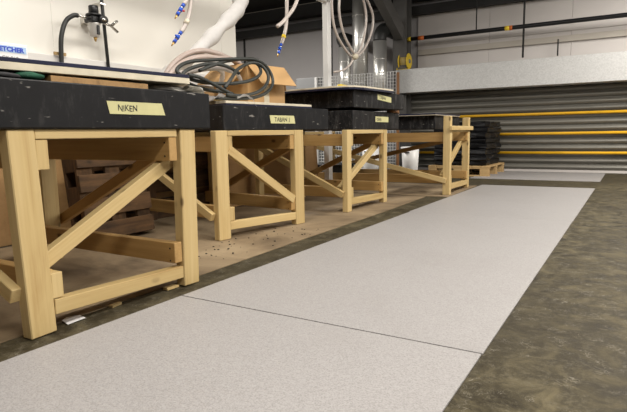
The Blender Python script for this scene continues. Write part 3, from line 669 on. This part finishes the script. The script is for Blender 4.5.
tag(box('yellow_strap', (-2.14, 3.93, 0.9285), (-2.09, 4.13, 0.985), 'reel_yellow', None, 0.012), 'rolled yellow strap lying on the topmost board of the slab stack', 'strap')

# ------------------------------------------------------------------ old timber and sheets behind the benches
def pallet(name, label, loc, rot, nx, L, W, mat, nb=7, cat='pallet', group=None):
    """pallet lying flat in local space: boards run along local y, L along x, W along y"""
    e = tag(empty(name, loc), label, cat, group); e.rotation_euler = rot
    zt = 0.10
    for i in range(3):
        yy = -W/2+0.05+i*(W-0.10)/2
        board('bottom_board', (-L/2, yy, 0.009), (L/2, yy, 0.009), 0.018, 0.095, (0, 1, 0), mat, e)
        for j in range(3):
            xx = -L/2+0.06+j*(L-0.12)/2
            board('block', (xx-0.055, yy, 0.0585), (xx+0.055, yy, 0.0585), 0.08, 0.095, (0, 1, 0), mat, e)
        board('stringer', (-L/2, yy, 0.108), (L/2, yy, 0.108), 0.018, 0.095, (0, 1, 0), mat, e)
    for i in range(nb):
        xx = -L/2+0.05+i*(L-0.10)/(nb-1)
        board('deck_board', (xx, -W/2, 0.1265), (xx, W/2, 0.1265), 0.018, 0.092+0.01*random.random(), (1, 0, 0), mat, e)
    return e
# pallets stood on edge, decks towards the aisle
pallet('old_pallet', 'weathered dark pallet stood on edge behind the nearest bench', (-2.63, 1.985, 0.256), (0, R(83), 0), 4, 0.50, 0.46, 'old_wood', 4, group='old pallets behind the benches')
board_specs = [((-2.60, 2.26, 0.45), (-2.88, 3.30, 0.45)), ]
for i, (z, h, lab) in enumerate([(0.004, 0.14, 'dark old plank at the bottom of the row against the partition'), (0.19, 0.13, 'dark old plank second from the bottom against the partition'), (0.36, 0.12, 'dark old plank second from the top against the partition'), (0.52, 0.10, 'dark old plank at the top of the row against the partition')]):
    o = board('old_plank', (-2.885, 2.34+0.02*i, z+h/2), (-2.885, 3.50-0.03*i, z+h/2), h, 0.032, (1, 0, 0), 'old_wood'); tag(o, lab, 'plank', 'old planks against the partition')
for i, x in enumerate((2.55, 3.2)):
    o = board('batten', (-2.857, x, 0.004), (-2.857, x, 0.62), 0.07, 0.022, (1, 0, 0), 'old_wood'); tag(o, 'upright batten holding the old planks, %s' % ('left of the two' if i == 0 else 'right of the two'), 'batten')
for i, (x, y, hh, lab) in enumerate([(-2.775, 2.03, 0.52, 'upright plank added to darken the pallet gaps, beside the air hose, left of three'), (-2.772, 2.12, 0.56, 'upright plank added to darken the pallet gaps, between two others'), (-2.775, 2.21, 0.50, 'upright plank added to darken the pallet gaps, right of three')]):  # dark planks added so the gaps behind the pallet look shaded
    o = board('gap_dark_plank', (x, y, 0.0045), (x-0.015, y+0.01, hh), 0.078, 0.024, (1, 0, 0), 'old_wood'); tag(o, lab, 'plank', 'upright planks darkening the pallet gaps')
o = board('leaning_sheet', (-2.76, 3.12, 0.285), (-2.76, 4.65, 0.285), 0.555, 0.012, (1, 0, 0.05), 'plywood'); tag(o, 'tan plywood sheet stood on edge behind the second and third benches', 'sheet')
o = board('floor_plank', (-2.72, 0.72, 0.0135), (-2.84, 1.42, 0.0135), 0.02, 0.11, (1, 0, 0), 'pine'); tag(o, 'pale plank lying on the floor behind the nearest bench', 'plank')
cr = tag(empty('black_crate', (-2.85, 5.15, 0.0045)), 'black plastic crate with a white label under the farthest bench', 'crate')
box('crate_body', (-0.2, -0.13, 0), (0.16, 0.20, 0.23), 'black_plastic', cr, 0.006); box('crate_rim', (-0.21, -0.14, 0.2305), (0.17, 0.21, 0.25), 'black_plastic', cr, 0.004)
box('crate_label', (-0.12, -0.1315, 0.17), (-0.02, -0.1302, 0.21), 'paper', cr)
# offcuts and scraps near the first bench
o = prism('white_scrap', [(-1.487, 0.962), (-1.492, 1.028), (-1.532, 1.036), (-1.55, 1.00), (-1.536, 0.975)], 0.0035, 0.005, 'paper'); tag(o, 'scrap of white card on the floor beside the nearest leg', 'scrap')
o = prism('wood_chip', [(-1.506, 1.145), (-1.512, 1.188), (-1.528, 1.19), (-1.524, 1.142)], 0.0, 0.008, 'pine'); tag(o, 'small pale wood chip on the floor between the nearest legs', 'chip')
o = prism('wood_wedge', [(-1.483, 1.375), (-1.480, 1.432), (-1.508, 1.432), (-1.510, 1.378)], 0.0035, 0.012, 'pine'); tag(o, 'thin wooden wedge at the foot of the right leg of the nearest bench', 'wedge')
bm = bmesh.new()
for i in range(60):
    px_, py_ = random.uniform(-1.9, -1.58), random.uniform(1.75, 2.75); s = random.uniform(0.002, 0.006)
    rr_ = bmesh.ops.create_icosphere(bm, subdivisions=1, radius=s)
    bmesh.ops.scale(bm, vec=(1.3, 1, 0.5), verts=rr_['verts']); bmesh.ops.translate(bm, vec=(px_, py_, 0.003+s*0.5), verts=rr_['verts'])
o = obj('floor_debris', mesh_from_bm('floor_debris', bm), 'nail'); tag(o, 'dark crumbs scattered over the tan sheet before the second bench', 'debris', kind='stuff')

# ------------------------------------------------------------------ back of the hall
pal = pallet('loaded_pallet', 'pale wooden pallet under the black wrapped packs', (-1.98, 7.44, 0.0), (0, 0, 0), 4, 0.80, 0.96, 'pallet_wood', 7)
z = 0.1365
packs = ['lowest', 'second from bottom', 'third from bottom', 'fourth from bottom', 'fourth from top', 'third from top', 'second from top', 'topmost']
for i, nm in enumerate(packs):
    h = 0.069+random.uniform(-0.006, 0.01); j = lambda s: random.uniform(-s, s)
    bm = box_bm(0.68+j(.02), 0.82+j(.03), h, 0)
    bmesh.ops.subdivide_edges(bm, edges=bm.edges[:], cuts=5, use_grid_fill=True)
    for v in bm.verts:
        q = v.co*9+Vector((i*7.7, 0, 0)); d = v.co.copy(); d.z = 0
        v.co += d.normalized()*(noise.noise(q)*0.035+noise.noise(q*2.7)*0.018)
        if abs(v.co.z) > h*0.45: v.co -= d*0.02; v.co.z *= 1-0.25*abs(noise.noise(q*1.3))
        v.co.z += h/2
    o = obj('wrapped_pack', mesh_from_bm('wrapped_pack', bm), 'wrap', None, (-1.975+j(.012), 7.42+j(.015), z)); z += h+0.0006
    o.rotation_euler = (0, 0, j(0.03)); tag(o, 'black plastic wrapped pack, %s in the stack on the pallet' % nm, 'pack', 'black packs on the pallet')
# wire cage with extractor ducts
cg = tag(empty('wire_cage', (-3.28, 6.62, 0)), 'galvanised wire mesh cage panel before the silver ducts', 'cage')
bm = bmesh.new()
def wire(a, b_, r=0.0045):
    a, b_ = Vector(a), Vector(b_); d = (b_-a); L = d.length
    res = bmesh.ops.create_cone(bm, cap_ends=False, segments=4, radius1=r, radius2=r, depth=L)
    m = d.to_track_quat('Z', 'Y').to_matrix().to_4x4(); m.translation = (a+b_)/2
    bmesh.ops.transform(bm, matrix=m, verts=res['verts'])
for i in range(30): wire((-0.62+i*0.041, 0, 0.10), (-0.62+i*0.041, 0, 1.375))
for i in range(31): wire((-0.62, 0.006, 0.10+i*0.0425), (0.57, 0.006, 0.10+i*0.0425))
tag(obj('wire_mesh', mesh_from_bm('wire_mesh', bm), 'wire', cg), kind='stuff')
box('cage_post', (0.585, -0.02, 0), (0.608, 0.02, 1.36), 'rust_post', cg); box('cage_post', (-0.66, -0.02, 0), (-0.625, 0.02, 1.38), 'wire', cg)
box('cage_foot_rail', (-0.624, -0.015, 0.06), (0.574, 0.015, 0.098), 'wire', cg)
tag(box('grey_cabinet', (-4.35, 6.75, 0), (-3.98, 7.1, 1.40), 'machine_grey', None, 0.01), 'grey cabinet top showing left of the wire cage', 'cabinet')
ex = tag(empty('extractor', (-3.6, 7.45, 0)), 'grey dust extractor unit with three silver ducts', 'extractor')
box('cabinet_body', (-0.55, -0.28, 0), (0.5, 0.28, 0.9), 'machine_grey', ex, 0.01); box('cabinet_door', (-0.5, -0.287, 0.08), (-0.02, -0.2802, 0.84), 'machine_grey', ex, 0.003); box('cabinet_door', (0.0, -0.287, 0.08), (0.46, -0.2802, 0.84), 'machine_grey', ex, 0.003)
def duct(name, x, y, z0, z1, r, rib=0.11):
    prof = [(r, 0)]; z = 0
    d = lathe(name, [(r, 0), (r, z1-z0)], 'silver', ex, (x, y, z0), (0, 0, 1), 28)
    n = 0; z = z0+rib
    while z < z1-0.02:
        rb = lathe('seam_ring', [(r, -0.005), (r+0.004, -0.003), (r+0.004, 0.003), (r, 0.005)], 'silver', d, (0, 0, z-z0), (0, 0, 1), 28); z += rib*(3 if name == 'duct' else 1)
    return d
duct('duct', -0.275, -0.05, 0.9005, 1.88, 0.098); duct('duct', -0.045, 0.03, 0.9005, 3.0, 0.118); duct('duct', 0.29, 0.0, 0.9005, 1.93, 0.100)
tube('flexible_elbow', [(-0.275, -0.05, 1.881), (-0.28, -0.05, 1.94), (-0.33, -0.03, 2.01), (-0.38, 0.10, 2.06), (-0.40, 0.40, 2.07), (-0.40, 0.60, 2.07)], 0.085, 'black_rubber', ex, seg=16)
tube('flexible_elbow', [(0.29, 0.0, 1.931), (0.29, 0.02, 2.02), (0.285, 0.12, 2.10), (0.28, 0.25, 2.13), (0.28, 0.60, 2.13)], 0.098, 'black_rubber', ex, seg=16)
# cable reel on the hood
rl = tag(empty('cable_reel', (-3.10, 7.92, 1.531)), 'yellow cable reel standing on the galvanised shutter hood', 'reel')
for x, nm in ((-0.075, 'flange'), (0.06, 'flange')):
    lathe(nm, [(0.05, 0), (0.115, 0), (0.12, 0.006), (0.115, 0.012), (0.05, 0.012)], 'reel_yellow', rl, (x, 0, 0.135), (1, 0, 0), 24, False)
lathe('cord_winding', [(0.05, 0), (0.092, 0.006), (0.092, 0.10), (0.05, 0.11)], 'cord', rl, (-0.055, 0, 0.135), (1, 0, 0), 20)
lathe('hub', [(0.03, 0), (0.03, 0.17)], 'machine_grey', rl, (-0.085, 0, 0.135), (1, 0, 0), 14)
tube('stand', [(-0.10, -0.08, 0.008), (-0.10, 0.0, 0.16), (-0.10, 0.08, 0.008), (0.10, 0.08, 0.008), (0.10, -0.08, 0.008), (-0.10, -0.08, 0.008)], 0.008, 'reel_yellow', rl, straight=True)
tube('handle', [(-0.10, 0.0, 0.16), (-0.105, 0.0, 0.26), (-0.105, 0.0, 0.29)], 0.014, 'orange', rl, straight=True)
# low dark tray with the white tubs
tr = tag(box('dark_tray', (-3.05, 6.02, 0.0), (-2.2, 6.45, 0.115), 'black_plastic', None, 0.008), 'low black tray on the floor beneath the white tubs', 'tray')
def tub(loc, s, label):
    e = tag(empty('white_tub', loc), label, 'tub', 'white plastic tubs')
    lathe('tub_body', [(0.088*s, 0), (0.092*s, 0.01), (0.106*s, 0.28*s), (0.100*s, 0.28*s), (0.086*s, 0.02)], 'white_gloss', e, seg=24)
    lathe('tub_rim', [(0.107*s, 0.262*s), (0.115*s, 0.266*s), (0.115*s, 0.284*s), (0.107*s, 0.288*s)], 'white_gloss', e, seg=24)
    box('handle_slot', (-0.035*s, -0.114*s, 0.215*s), (0.03*s, -0.1*s, 0.228*s), 'black_plastic', e)
tub((-2.365, 6.24, 0.1155), 1.02, 'white plastic tub nearer the yellow railed shutter, under the farthest bench')
tub((-2.90, 6.24, 0.1155), 1.05, 'white plastic tub farther left, seen between the third bench legs')
